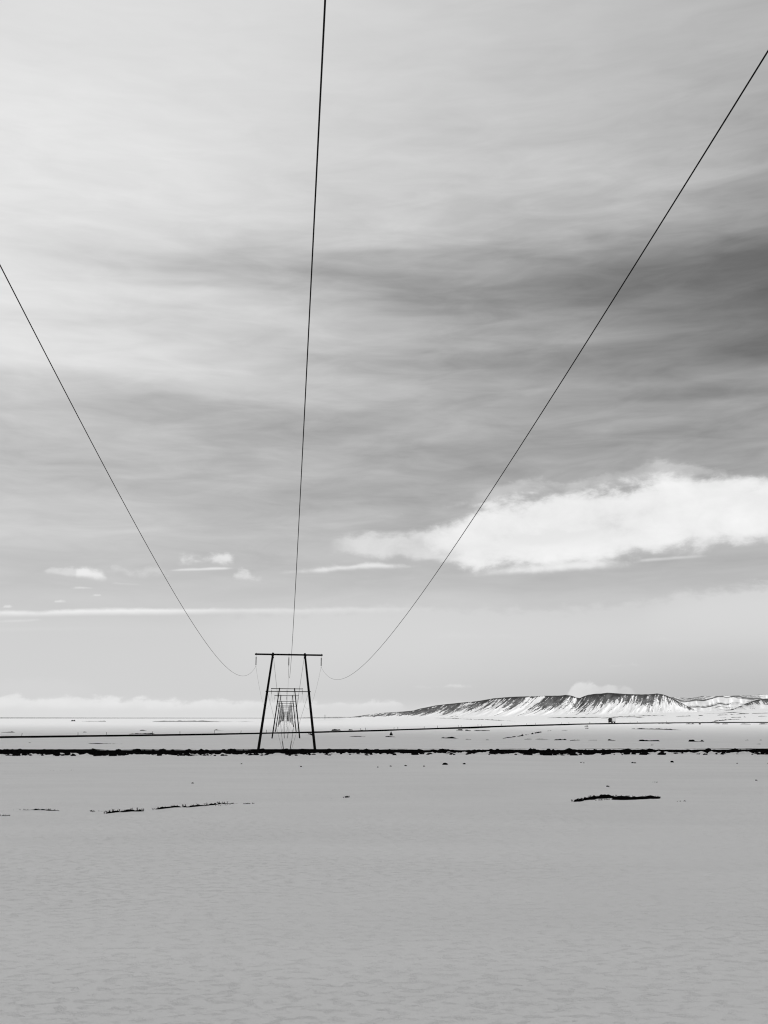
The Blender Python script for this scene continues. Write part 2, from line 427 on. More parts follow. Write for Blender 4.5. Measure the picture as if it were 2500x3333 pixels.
SNOW = snow_material()
RUBBLE = speckled('dark_rubble', 0.002, 0.009, 3.0, 1.0, 0.0, 0.05)
ROAD = speckled('gravel_road', 0.003, 0.009, 6.0, 1.0, 0.0, 0.02)
HEATH = speckled('dark_heath', 0.002, 0.008, 9.0, 1.0, 0.0, 0.03)
STONE = speckled('dark_stone', 0.003, 0.011, 5.0, 1.0, 0.0, 0.03)
WOOD = speckled('tarred_wood', 0.002, 0.012, 4.0, 0.9, 0.05, 0.01, (3.0, 3.0, 0.25))
STEEL = speckled('galvanised_steel', 0.05, 0.09, 30.0, 0.6, 0.3, 0.002)
WIRE = speckled('weathered_conductor', 0.004, 0.012, 40.0, 0.8, 0.1, 0.001)
GLASSI = speckled('dark_glazed_porcelain', 0.006, 0.012, 20.0, 0.3, 0.4, 0.001)

# ------------------------------------------------------------------ object helpers
def link(o, parent=None):
    COL.objects.link(o)
    if parent is not None:
        o.parent = parent
    return o
def obj(name, me, mat, parent=None, smooth=False):
    if isinstance(me, bmesh.types.BMesh):
        bm = me
        me = bpy.data.meshes.new(name)
        bm.normal_update()
        bm.to_mesh(me)
        bm.free()
    o = bpy.data.objects.new(name, me)
    if mat is not None and len(me.materials) == 0:
        me.materials.append(mat)
    if smooth:
        me.polygons.foreach_set('use_smooth', [True] * len(me.polygons))
    return link(o, parent)
def tag(o, label=None, cat=None, group=None, kind=None):
    if label: o['label'] = label
    if cat: o['category'] = cat
    if group: o['group'] = group
    if kind: o['kind'] = kind
    return o
def thing(name, loc, rz=0.0):
    o = bpy.data.objects.new(name, None)
    o.location = loc
    o.rotation_euler = (0, 0, rz)
    o.empty_display_size = 0.5
    return link(o)
def grid_mesh(name, V, closed_u=False):
    """V: array (rows, cols, 3) -> quad mesh"""
    nr, nc = V.shape[:2]
    idx = np.arange(nr * nc).reshape(nr, nc)
    if closed_u:
        idx2 = np.concatenate([idx, idx[:, :1]], 1)
    else:
        idx2 = idx
    q = np.stack([idx2[:-1, :-1], idx2[:-1, 1:], idx2[1:, 1:], idx2[1:, :-1]], -1).reshape(-1, 4)
    me = bpy.data.meshes.new(name)
    me.vertices.add(nr * nc)
    me.vertices.foreach_set('co', V.reshape(-1).astype(np.float32))
    me.loops.add(q.size)
    me.loops.foreach_set('vertex_index', q.reshape(-1).astype(np.int32))
    me.polygons.add(len(q))
    me.polygons.foreach_set('loop_start', np.arange(0, q.size, 4, dtype=np.int32))
    me.polygons.foreach_set('loop_total', np.full(len(q), 4, dtype=np.int32))
    me.update(calc_edges=True)
    me.validate()
    return me
def tube(bm, pts, rad, sides=8, cap=True):
    pts = [Vector(p) for p in pts]
    n = len(pts)
    rads = rad if isinstance(rad, (list, tuple)) else [rad] * n
    rings = []
    for i, p in enumerate(pts):
        d = (pts[min(i + 1, n - 1)] - pts[max(i - 1, 0)]).normalized()
        a = d.orthogonal().normalized() if abs(d.z) > 0.95 else d.cross(Vector((0, 0, 1))).normalized()
        b = d.cross(a).normalized()
        rings.append([bm.verts.new(p + (a * math.cos(2 * math.pi * k / sides) + b * math.sin(2 * math.pi * k / sides)) * rads[i]) for k in range(sides)])
    for i in range(n - 1):
        for k in range(sides):
            bm.faces.new((rings[i][k], rings[i][(k + 1) % sides], rings[i + 1][(k + 1) % sides], rings[i + 1][k]))
    if cap:
        bm.faces.new(rings[0][::-1])
        bm.faces.new(rings[-1])
    return bm
def box(bm, c, s, bev=0.0):
    r = bmesh.ops.create_cube(bm, size=1.0, matrix=Matrix.Translation(c) @ Matrix.Diagonal((s[0], s[1], s[2], 1)))
    if bev:
        eds = list({e for v in r['verts'] for e in v.link_edges})
        bmesh.ops.bevel(bm, geom=eds, offset=bev, segments=2, affect='EDGES', profile=0.5)
    return bm

# ------------------------------------------------------------------ terrain
PROF_Y = [-1e6, 0, 137, 150, 175, 250, 355, 420, 470, 590, 700, 820, 1000, 1150, 1500, 2600, 4000, 6500, 60000]
PROF_Z = [0, 0, 0, -0.5, -1.2, -1.8, -2.1, -1.75, -1.35, -0.3, 0.35, 0.75, 1.2, 1.35, -0.9, -4.8, -10.0, -15.0, -15.0]
PROF_Y = np.array(PROF_Y, float); PROF_Z = np.array(PROF_Z, float)
BASE_X = [900, 990, 1120, 1400, 1650, 1800, 1900, 2100, 2200, 2300, 2400, 2500, 3000]
BASE_R = [2337, 2337, 2337, 2336.5, 2333.5, 2330.5, 2329, 2325, 2321, 2318, 2313.5, 2309, 2300]
YBASE = 2600.0
BAZ = np.array([az_el(x, 2337)[0] for x in BASE_X])
def zrow(row, y):
    """height of a point at forward distance y seen on the photograph's row, near the horizon"""
    return EYE + y * math.tan(math.atan((1666.5 - row) / FPX) + PITCH)
BZ = np.array([0.0 if x <= 1000 else zrow(r, YBASE) + 4.8 for x, r in zip(BASE_X, BASE_R)])
def road1_y(x):
    return 139.5 + np.asarray(x, float) * 0.035
def profile(y):
    y = np.asarray(y, float)
    s = 0
    for k in (-1, 0, 1):
        w = np.clip(np.abs(y) * 0.03, 0.5, 60)
        s = s + np.interp(y + k * w, PROF_Y, PROF_Z)
    return s / 3
def terr(x, y):
    x, y = np.broadcast_arrays(np.asarray(x, float), np.asarray(y, float))
    z = profile(y - x * 0.035 * sst(60, 140, y) * (1 - sst(200, 300, y)))
    azd = np.degrees(np.arctan2(x, np.maximum(y, 1)))
    z = z + np.interp(azd, BAZ, BZ) * sst(850, YBASE, y) ** 0.9
    far = 1 - sst(1500, 6000, y)
    z = z + 0.16 * fb(x / 26, y / 34, 3, 3) * far * sst(4, 30, y) + 0.05 * fb(x / 4.5, y / 4.5, 9, 3) * far
    z = z + 0.22 * fb(x / 160, y / 120, 21, 3) * sst(200, 400, y)
    # drift thrown up against the near embankment
    d = y - road1_y(x)
    z = z + (0.36 + 0.0018 * np.clip(x, -60, 60)) * sst(-14, 0.6, d)
    drift = (0.16 + 0.40 * fb(x / 0.7, y / 0.45, 31, 4, 0.65) + 0.25 * fb(x / 4, y / 3, 35, 2)) * np.exp(-((d - 0.75) / 1.05) ** 2)
    z = z + drift
    z = z - 1.7 * sst(1.9, 2.9, d) * (1 - sst(9, 16, d))
    return z
def ground_px(px, py, lift=0.0):
    d = px_ray(px, py)
    ys = np.concatenate([np.arange(12, 135, 0.2), np.arange(152, 1500, 0.5), np.arange(1500, 6000, 4)])
    k = ys / d.y
    xs = d.x * k; zs = EYE + d.z * k
    dz = zs - (terr(xs, ys) + lift)
    j = np.argmax(dz <= 0)
    if dz[j] > 0: j = len(ys) - 1
    return Vector((xs[j], ys[j], float(terr(xs[j], ys[j]))))

ya = [2.0]
while ya[-1] < 60000:
    y = ya[-1]
    if 133.0 < y < 146.5: st = 0.15
    elif 128 < y < 152: st = 0.45
    elif y < 20: st = 0.3
    elif y < 1500: st = max(0.35, y * 0.010)
    else: st = y * 0.02
    ya.append(y + st)
ya = np.array(ya)
azs_in = np.radians(np.arange(-27, 27.001, 0.1))
azs_out = np.radians(np.concatenate([np.arange(28, 60, 2), np.arange(60, 180, 6)]))
azs = np.concatenate([-azs_out[::-1], azs_in, azs_out, [math.pi]])
capc = math.cos(R(27))
rho = ya[:, None] / np.maximum(np.cos(azs)[None, :], capc)
X = rho * np.sin(azs)[None, :]; Y = rho * np.cos(azs)[None, :]
V = np.stack([X, Y, terr(X, Y)], -1)
me = grid_mesh('snow_plain', V, closed_u=True)
bm = bmesh.new(); bm.from_mesh(me); bm.verts.ensure_lookup_table()
bm.faces.new([bm.verts[i] for i in range(len(azs))])
bm.normal_update()
for f in bm.faces:
    if f.normal.z < 0: f.normal_flip()
bm.to_mesh(me); bm.free()
ground = obj('snow_plain', me, SNOW, smooth=True)
tag(ground, 'flat grey-white snow plain reaching from the foreground to the horizon', 'ground', kind='structure')

# ------------------------------------------------------------------ near road on its rubble embankment
xs = np.concatenate([np.arange(-420, -66, 3.0), np.arange(-66, 66, 0.14), np.arange(66, 421, 3.0)])
ds = np.concatenate([np.arange(-2.4, 3.2, 0.11), np.arange(3.2, 9.5, 0.45), np.arange(9.5, 16.1, 0.8)])
Xr, Dr = np.meshgrid(xs, ds)
Yr = road1_y(Xr) + Dr
prof = np.interp(Dr, [-2.4, -1.4, -0.6, 0.0, 2.1, 2.7, 8.6, 12.5, 16], [-0.9, -0.5, -0.22, 0.0, 0.72, 0.78, 0.80, -1.3, -1.9])
slope_w = sst(-1.7, -0.4, Dr) * (1 - sst(2.0, 2.9, Dr))
lump = np.maximum(0, fb(Xr / 0.75, Yr / 0.55, 41, 4)) * 0.55 + fb(Xr / 2.0, Yr / 1.4, 47, 3) * 0.28
shoulder = np.exp(-((Dr - 2.6) / 0.35) ** 2) * np.maximum(0, fb(Xr / 0.8, Yr / 1.0, 53, 3) - 0.16) * 0.6
Zr = prof + slope_w * lump + shoulder + 0.03 * fb(Xr / 0.6, Yr / 0.6, 57, 2)
road1 = obj('gravel_road', grid_mesh('gravel_road', np.stack([Xr, Yr, Zr], -1)), RUBBLE)
tag(road1, 'black rubble road embankment crossing the whole snow plain behind the foreground', 'road', kind='structure')
# packed snow streaks left lying along the road crown
xs2 = np.arange(-66, 66, 0.25)
rows = []
for k, dd in enumerate(np.linspace(3.1, 7.4, 9)):
    yy = road1_y(xs2) + dd
    zz = 0.78 + 0.30 * (fb(xs2 / 9.0, yy / 3.0, 61, 4) - 0.02) - 0.012 * abs(k - 4)
    rows.append(np.stack([xs2, yy, np.minimum(zz, 0.86)], -1))
rs = obj('road_snow', grid_mesh('road_snow', np.stack(rows)), SNOW, smooth=True)
tag(rs, 'thin broken snow streak lying along the crown of the near road', 'snow', kind='stuff')

# ------------------------------------------------------------------ far road
ROAD2_PX = [(-160, 2402), (0, 2395), (300, 2393), (600, 2390), (850, 2386), (1050, 2381.5), (1250, 2376.5), (1450, 2370), (1675, 2361.5), (1850, 2355.5), (1992, 2352.5), (2130, 2351.0), (2270, 2350.6), (2400, 2350.4), (2520, 2349.6), (2700, 2349)]
def road2_solve(px, row):
    d = px_ray(px, row)
    ys = np.arange(200, 1400, 0.5)
    zs = EYE + d.z * ys / d.y
    dz = zs - (profile(ys) + 0.76 + 0.40 * sst(400, 620, ys))
    j = int(np.argmax(dz <= 0))
    if dz[j] > 0: j = len(ys) - 1
    return d.x * ys[j] / d.y, ys[j]
R2 = [road2_solve(*p) for p in ROAD2_PX]
R2 = [(R2[0][0] - 260, R2[0][1] - 120)] + R2
R2 = np.array(R2)
for _ in range(3):
    R2[1:-1] = 0.25 * R2[:-2] + 0.5 * R2[1:-1] + 0.25 * R2[2:]
tt = np.concatenate([[0], np.cumsum(np.hypot(np.diff(R2[:, 0]), np.diff(R2[:, 1])))])
ts = np.arange(0, tt[-1], 1.2)
cx = np.interp(ts, tt, R2[:, 0]); cy = np.interp(ts, tt, R2[:, 1])
ker = np.ones(41) / 41
cx = np.convolve(np.pad(cx, 20, mode='edge'), ker, 'valid'); cy = np.convolve(np.pad(cy, 20, mode='edge'), ker, 'valid')
tx, ty = np.gradient(cx), np.gradient(cy)
ln = np.hypot(tx, ty); nx, ny = ty / ln, -tx / ln       # right-hand side: towards the camera
cz = profile(cy) + 0.76 + 0.40 * sst(400, 620, cy)
cz = np.convolve(np.pad(cz, 20, mode='edge'), ker, 'valid')
rows = []
for off, dz in [(6.6, -1.6), (5.4, -1.0), (4.4, -0.55), (3.4, -0.06), (3.0, 0.0), (-3.0, 0.0), (-3.4, -0.06), (-5.0, -0.8), (-6.6, -1.6)]:
    x = cx + nx * off; y = cy + ny * off
    z = cz + dz + (0.30 * fb(x / 2.2, y / 1.8, 71, 3) if abs(off) > 3.5 else 0.03 * fb(x / 3, y / 3, 73, 2))
    rows.append(np.stack([x, y, z], -1))
road2 = obj('far_road', grid_mesh('far_road', np.stack(rows)), ROAD)
tag(road2, 'thin black raised road winding away behind the first pylon', 'road', kind='structure')
def road2_at_px(px):
    a = math.tan(R(az_el(px, 2380)[0]))
    j = int(np.argmin(np.abs(cx / cy - a)))
    return j

# ------------------------------------------------------------------ mountains
def mountain_material():
    m, t, b = material('snowy_rock', 0.8, 0.8, 0.15)
    uv = t.new('ShaderNodeUVMap'); uv.uv_map = 'slope'
    s = t.new('ShaderNodeSeparateXYZ')
    t.l.new(uv.outputs[0], s.inputs[0])
    u, v = s.outputs[0], s.outputs[1]
    # u: metres along the ridge following the gullies, v: 0 at the foot, 1 at the crest
    wob = t.mul(t.sub(t.noise(t.xyz(t.mul(u, 0.012), t.mul(v, 2.0), 3.0), 1.0, 4, 0.6), 0.5), 26.0)
    uu = t.add(u, wob)
    chute = t.sub(t.noise(t.xyz(t.mul(uu, 0.062), t.mul(v, 0.50), 0.0), 1.0, 6, 0.62, 0.2), 0.5)
    fine = t.sub(t.noise(t.xyz(t.mul(uu, 0.20), t.mul(v, 2.4), 5.0), 1.0, 7, 0.68, 0.4), 0.5)
    speck = t.sub(t.noise(t.xyz(t.mul(u, 0.22), t.mul(v, 16.0), 9.0), 1.0, 5, 0.65), 0.5)
    patch = t.sub(t.noise(t.xyz(t.mul(u, 0.008), t.mul(v, 1.2), 19.0), 1.0, 3, 0.5), 0.5)
    lvl = t.add(t.add(t.mul(chute, 1.35), t.mul(patch, 0.95)), t.add(t.mul(fine, 1.25), t.mul(speck, 0.75)))
    h = t.add(t.mul(t.ss(v, 0.05, 0.95), 0.36), t.mul(t.ss(v, 0.93, 1.0), 0.22))
    rock = t.ss(t.add(lvl, h), 0.205, 0.305)
    tone = t.noise(t.xyz(t.mul(u, 0.05), t.mul(v, 5.0), 1.0), 1.0, 5, 0.6)
    rc = t.mul(t.ss(tone, 0.3, 0.75, 0.05, 0.19), t.ss(v, 0.84, 0.99, 1.0, 0.35))
    c = t.lerp(rock, 0.86, rc)
    t.l.new(gray(t, c), b.inputs['Base Color'])
    bump(t, b, t.add(chute, t.mul(fine, 0.4)), 0.35, 6.0)
    return m
MOUNT = mountain_material()
def interp_px(tab, x):
    return np.interp(x, [p[0] for p in tab], [p[1] for p in tab])
def range_mesh(name, crest, base, x0, x1, step, yb, depth, rib, shear, seed, back=260.0, level=False):
    pxs = np.arange(x0, x1 + .1, step)
    vs = np.concatenate([np.linspace(-0.08, 1.0, 46), [1.03, 1.12, 1.35, 1.8, 2.5]])
    P = np.zeros((len(vs), len(pxs), 3)); UV = np.zeros((len(vs), len(pxs), 2))
    for j, px in enumerate(pxs):
        az = R(az_el(px, 2337)[0])
        ybj = yb(px) if callable(yb) else yb
        cr, br = interp_px(crest, px), interp_px(base, px)
        yc = ybj + depth
        zb = zrow(br, ybj); zc = zrow(cr, yc)
        H = max(zc - zb, 0.1)
        v = vs
        f = np.where(v <= 1, np.clip(v, -0.08, 1) ** 1.0, 1.0)
        prof_ = np.where(v <= 1, 0.32 * np.clip(v, 0, 1) + 0.68 * np.clip(v, 0, 1) ** 1.75, 1 - 0.10 * np.maximum(v - 1, 0) ** 1.2)
        prof_ = np.where(v < 0, v * 2.2, prof_)
        yy = np.where(v <= 1, ybj + depth * np.clip(v, -0.08, 1), yc + back * (v - 1))
        zz = zb + H * prof_
        xx = yy * math.tan(az)
        along = xx[0] * 1.15
        sh = interp_px(shear, px) if isinstance(shear, list) else shear * 1.6
        u = along + sh * H * np.clip(v, -0.1, 1.2)
        ribs = fb(u / 46.0, v * 0.7, seed, 4, 0.55)
        w = np.clip(v, 0, 1) * (1 - np.clip(v, 0, 1)) * 4
        a = rib * min(1.0, H / 60.0)
        yy = yy + a * ribs * w
        zz = zz + 0.05 * H * fb(u / 16.0, v * 3, seed + 5, 3) * w + np.where(v > .9, 0.020 * H * fb(u / 22.0, v * 0, seed + 9, 3), 0)
        P[:, j, 0] = xx; P[:, j, 1] = yy; P[:, j, 2] = zz
        if level:
            UV[:, j, 0] = 150.0 * v + 40 * fb(along / 90.0, v * 0, seed + 3, 3); UV[:, j, 1] = along / 130.0 % 0.3 * 0 + 0.42 + 0.30 * fb(along / 45.0, v * 4, seed + 4, 4) + 0.5 * (v > .99)
        else:
            UV[:, j, 0] = u; UV[:, j, 1] = v
    me = grid_mesh(name, P)
    lay = me.uv_layers.new(name='slope')
    vi = np.zeros(len(me.loops), dtype=np.int32)
    me.loops.foreach_get('vertex_index', vi)
    lay.data.foreach_set('uv', UV.reshape(-1, 2)[vi].reshape(-1).astype(np.float32))
    o = obj(name, me, MOUNT, smooth=True)
    o['kind'] = 'structure'
    return o
BASE = list(zip(BASE_X, BASE_R))
CREST = [(1115, 2338), (1150, 2333), (1200, 2326), (1250, 2320), (1300, 2317), (1345, 2313), (1370, 2306), (1420, 2296), (1470, 2290), (1530, 2285), (1562, 2281), (1610, 2273), (1640, 2270), (1680, 2267), (1720, 2267), (1755, 2266), (1785, 2264), (1815, 2265), (1845, 2261), (1862, 2264), (1878, 2270), (1890, 2272), (1903, 2266), (1920, 2261), (1945, 2258), (1980, 2254.5), (2000, 2256), (2030, 2258), (2060, 2259.5), (2090, 2260.5), (2115, 2260), (2143, 2257.5), (2165, 2261), (2178, 2266), (2195, 2275), (2215, 2285), (2235, 2296), (2255, 2307), (2275, 2318), (2285, 2322)]
mt = range_mesh('mountain', CREST, BASE, 1116, 2284, 2.0, YBASE, 260.0, 34.0, [(1116, -2.8), (1500, -2.1), (1800, -1.6), (1950, -1.0), (2100, -.6), (2160, -.2), (2190, .5), (2284, 1.2)], 81)
tag(mt, 'long snow streaked mountain ridge with dark gullied crest', 'mountain')
CREST_B = [(2080, 2300), (2150, 2270), (2185, 2268), (2215, 2268.5), (2242, 2273), (2262, 2271), (2290, 2266), (2340, 2264.5), (2400, 2263.5), (2440, 2263), (2480, 2261), (2520, 2259.5), (2600, 2256), (2720, 2262)]
mb = range_mesh('back_ridge', CREST_B, [(2000, 2323), (2300, 2319), (2720, 2305)], 2090, 2720, 2.5, 3300.0, 500.0, 60.0, 0.1, 91, level=True)
tag(mb, 'lower snowy ridge with level rock bands behind the mountain', 'mountain')
CREST_C = [(2362, 2316), (2375, 2311), (2400, 2303), (2430, 2290), (2455, 2281), (2478, 2276.5), (2500, 2275), (2560, 2271), (2640, 2272), (2720, 2280)]
mc = range_mesh('snowy_hill', CREST_C, BASE, 2364, 2720, 2.0, YBASE + 60, 240.0, 20.0, 0.9, 95)
tag(mc, 'rounded snowy hill with dark rim at the right edge', 'hill')
# low dark land on the horizon
CREST_D = [(-300, 2337), (-100, 2335.2), (0, 2335.0), (300, 2335.8), (600, 2336.2), (840, 2336.6), (960, 2336.2), (1010, 2334.3), (1050, 2334.8), (1090, 2333.4), (1120, 2333.6), (1150, 2334.0), (1180, 2336.6)]
FAR = speckled('far_moor', 0.12, 0.7, 0.02, 1.0, 0.0, 0.1, (1.0, 1.0, 0.3))
pxs = np.arange(-300, 1181, 6.0)
rows = []
for (dy, k) in ((0, 0.0), (400, 1.0), (1200, 1.0), (2500, 0.0)):
    r = []
    for p in pxs:
        az = R(az_el(p, 2337)[0]); y = 45000.0 + dy
        zt = zrow(interp_px(CREST_D, p), 45400.0) + 4.5 * float(fb(p / 14.0, 0.3, 97, 3))
        r.append((y * math.tan(az), y, (zt if k else -25.0)))
    rows.append(r)
fm = obj('far_hills', grid_mesh('far_hills', np.array(rows)), FAR, smooth=True)
tag(fm, 'thin dark strip of far land along the horizon', 'hills', kind='structure')

# ------------------------------------------------------------------ unseen cloud towards the sun, added to shade the near plain
def cloud_mesh(center, size, seed):
    nu, nv = 120, 60
    th = np.linspace(0, 2 * math.pi, nu, endpoint=False); ph = np.linspace(-math.pi / 2 + .02, math.pi / 2 - .02, nv)
    TH, PH = np.meshgrid(th, ph)
    x = np.cos(PH) * np.cos(TH); y = np.cos(PH) * np.sin(TH); z = np.sin(PH)
    n = 1 + 0.38 * fb(x * 2.3 + 5, y * 2.3 + z * 1.9, seed, 5, 0.55) + 0.25 * fb(x * 5 + z * 4, y * 5, seed + 7, 4)
    x, y, z = x * n, y * n, z * n
    z = np.where(z < 0, z * 0.3, z)
    return grid_mesh('shade_cloud', np.stack([center[0] + x * size[0], center[1] + y * size[1], center[2] + z * size[2]], -1), closed_u=True)
CM, ct, cb = material('cloud_white', 0.9, 1.0, 0.0)
CH = 1000.0
off = Vector((sdir.x, sdir.y)) * (CH / sdir.z)
cl = obj('shade_cloud', cloud_mesh((off.x + 0.0, off.y - 330.0, CH), (1500.0, 800.0, 160.0), 101), CM, smooth=True)
tag(cl, 'broad flat cloud out of view towards the sun, added to shade the near plain', 'cloud', kind='stuff')

# ------------------------------------------------------------------ pylons
AZL = -0.0924; LAT = 0.307
ldir = Vector((math.sin(AZL), math.cos(AZL), 0)); rdir = Vector((math.cos(AZL), -math.sin(AZL), 0))
PYL = [  # distance along the line, crossarm height above the eye
    (168.8, 9.92), (360.0, 9.7), (472.0, 9.7), (603.0, 9.15), (717.0, 9.6), (892.0, 10.1), (1025.0, 10.0), (1230.0, 9.2), (1440.0, 9.2),
    (1640.0, 8.8), (1850.0, 8.6), (2060.0, 8.2), (2270.0, 8.0), (2490.0, 8.0)]
ORD = ['nearest', 'second', 'third', 'fourth', 'fifth', 'sixth', 'seventh', 'eighth', 'ninth', 'tenth', 'eleventh', 'twelfth', 'thirteenth', 'fourteenth']
LEAN = 0.1267; YAW = -0.084
def insulator_bm(drop):
    bm = bmesh.new()
    tube(bm, [(0, 0, 0), (0, 0, -0.30)], 0.018, 6)
    n = 9; top = -0.30; pit = 0.142
    for i in range(n):
        z = top - i * pit
        tube(bm, [(0, 0, z), (0, 0, z - .07), (0, 0, z - .085), (0, 0, z - .115), (0, 0, z - .12), (0, 0, z - pit)], [.05, .055, .115, .13, .045, .045], 12)
    zb = top - n * pit
    tube(bm, [(0, 0, zb), (0, 0, -drop)], 0.02, 6)
    return bm
def pylon(s, hT, first=False):
    base = ldir * s + rdir * LAT
    gz = float(terr(base.x, base.y))
    root = thing('pylon', (base.x, base.y, gz))
    root.rotation_euler = (0, 0.0056, -(AZL + YAW))
    zt = EYE + hT - gz                       # crossarm axis above the tower's foot
    far = s > 950
    nsd = 8 if far else 14
    for sg in (-1, 1):
        bm = bmesh.new()
        px_ = lambda z: sg * (2.566 + (zt - z) * LEAN)
        tube(bm, [(px_(z), 0, z) for z in np.linspace(-0.8, zt + 0.24, 7)], [0.225 - 0.07 * k / 6 for k in range(7)], nsd)
        p = obj('pole', bm, WOOD, root, smooth=False)
        bm = bmesh.new()
        tube(bm, [(px_(zt + .25), 0, zt + .245), (px_(zt + .3), 0, zt + .285)], 0.155, 10)
        obj('pole_cap', bm, WOOD, root)
        bm = bmesh.new()
        box(bm, (px_(zt - .16), 0, zt - .18), (0.40, 0.58, 0.10), 0.012)
        obj('crossarm_bracket', bm, WOOD, root)
        bm = bmesh.new()
        box(bm, (px_(zt - .45) - sg * 0.16, 0, zt - .46), (0.16, 0.16, 0.26), 0.02)
        obj('guy_bracket', bm, WOOD, root)
        # guys: two strands from the pole head, one from the rail joint
        an = Vector((sg * 0.42, 0.0, 0.0))
        for yo in (-0.06, 0.06):
            bm = bmesh.new()
            tube(bm, [(px_(zt - .5) - sg * .2, yo, zt - .58), (an.x, an.y + yo * 2, -0.2)], 0.0145, 6)
            obj('guy_wire', bm, WIRE, root)
        bm = bmesh.new()
        zr = zt - 5.84
        tube(bm, [(px_(zr) - sg * .05, 0, zr - .1), (an.x + sg * .02, 0, -0.2)], 0.0145, 6)
        obj('guy_wire', bm, WIRE, root)
        d = (Vector((px_(zt - .5) - sg * .2, 0, zt - .58)) - an).normalized()
        bm = bmesh.new()
        tube(bm, [an - d * .2, an + d * 2.1], 0.06, 8)
        obj('guy_guard', bm, WOOD, root)
    for yo in (-0.235, 0.235):
        bm = bmesh.new()
        box(bm, (0, yo, zt), (10.78, 0.11, 0.235), 0.012)
        obj('crossarm', bm, WOOD, root)
    for xx in (-5.2, 0.0, 5.2):
        bm = bmesh.new()
        box(bm, (xx, 0, zt + .135), (0.10, 0.60, 0.03))
        tube(bm, [(xx, 0, zt + .14), (xx, 0, zt + .25)], 0.02, 6)
        tube(bm, [(xx, 0, zt + .14), (xx, 0, zt - .13)], 0.02, 6)
        obj('hanger', bm, WOOD, root)
    zr = zt - 5.80
    hw = 2.566 + 5.80 * LEAN + 0.30
    bm = bmesh.new()
    box(bm, (0, -0.25, zr), (2 * hw, 0.08, 0.12), 0.01)
    obj('tie_beam', bm, WOOD, root)
    pts = []
    for xx in (-5.2, 0.0, 5.2):
        drop = 1.786
        ib = obj('insulator', insulator_bm(drop) if not far else insulator_bm(drop), GLASSI, root)
        ib.location = (xx, 0, zt - .118)
        bm = bmesh.new()
        tube(bm, [(0, -.16, -.05), (0, -.06, .02), (0, .06, .02), (0, .16, -.05)], 0.03, 8)
        c = obj('clamp', bm, STEEL, ib)
        c.location = (0, 0, -drop)
    M = Matrix.LocRotScale(root.location, root.rotation_euler, None)
    pts = [M @ Vector((xx, 0, zt - .118 - 1.786)) for xx in (-5.2, 0, 5.2)]
    return root, pts
ATT = []
for i, (s, hT) in enumerate(PYL):
    root, pts = pylon(s, hT)
    tag(root, None, 'pylon', 'wooden pylons receding in line across the plain')
    root['label'] = ('largest black wooden H-frame pylon, its feet hidden by the near road' if i == 0 else
                     'black wooden H-frame pylon, %s in the receding line%s' % (ORD[i], ', framed by the nearest one' if i == 1 else ''))
    ATT.append(pts)

# ------------------------------------------------------------------ conductors
CURV = 0.00062
ndir = Vector((math.sin(AZL + .0006), math.cos(AZL + .0006), 0))
def span(a, b, n, CURV=CURV):
    L = math.hypot(b.x - a.x, b.y - a.y)
    out = []
    for k in range(n):
        t = k / n
        p = a.lerp(b, t)
        p.z -= CURV * L * L * t * (1 - t)
        out.append(p)
    return out
for w, lab in enumerate(('left black conductor wire sweeping up from the nearest pylon past the left edge', 'middle black conductor wire rising almost straight up out of the picture', 'right black conductor wire sweeping up from the nearest pylon past the right edge')):
    p1 = ATT[0][w]
    s0 = PYL[0][0] + 12.0
    ca, cb_ = ((.000642, .1013), (.000642, .1048), (.000665, .1078))[w]
    p0 = p1 - ndir * s0
    p0.z = p1.z - s0 * cb_ + ca * s0 * s0
    pm = p0 - ndir * 165.0
    path = span(pm, p0, 24) + span(p0, p1, 110, ca)
    for i in range(len(ATT) - 1):
        path += span(ATT[i][w], ATT[i + 1][w], 44 if i < 5 else 16)
    path.append(ATT[-1][w])
    bm = bmesh.new()
    tube(bm, path, 0.0112, 6)
    o = obj('conductor_wire', bm, WIRE, smooth=True)
    tag(o, lab, 'power line', 'conductor wires of the power line')

# a pylon of another line, far off on the horizon
fx = 3000.0
d = px_ray(1058, 2337)
far_root = thing('far_pylon', (d.x / d.y * fx, fx, float(terr(d.x / d.y * fx, fx))), 0.3)
fh = zrow(2326.5, fx) - far_root.location.z
for sg in (-1, 1):
    bm = bmesh.new(); tube(bm, [(sg * 2.7, 0, -2), (sg * 2.0, 0, fh)], [.26, .2], 8); obj('pole', bm, WOOD, far_root)
bm = bmesh.new(); box(bm, (0, 0, fh - .6), (7.0, .3, .3)); obj('crossarm', bm, WOOD, far_root)
bm = bmesh.new(); box(bm, (0, 0, fh * .6), (5.0, .2, .2)); obj('tie_beam', bm, WOOD, far_root)
tag(far_root, 'tiny faint pylon standing alone on the horizon right of the line', 'pylon')

# ------------------------------------------------------------------ rocks
def rock_mesh(seed, sub=3):
    bm = bmesh.new()
    bmesh.ops.create_icosphere(bm, subdivisions=sub, radius=1.0)
    for v in bm.verts:
        c = v.co.copy()
        n = float(fb(c.x * 1.3 + seed * 3.1, c.y * 1.3 + c.z * 1.7, seed, 4, 0.55))
        v.co = c * (1 + 0.75 * n)
        v.co.z *= 0.72
        v.co.x *= 1.15
    me = bpy.data.meshes.new('rock')
    bm.to_mesh(me); bm.free()
    me.materials.append(STONE)
    return me
RM = [rock_mesh(200 + i) for i in range(7)]
def rock(name, loc, r, k, rz, label, group):
    o = bpy.data.objects.new(name, RM[k % len(RM)])
    o.location = loc; o.scale = (r, r * .9, r * .8); o.rotation_euler = (random.uniform(-.2, .2), random.uniform(-.2, .2), rz)
    link(o)
    return tag(o, label, 'rock', group)
rnd = random.Random(5)
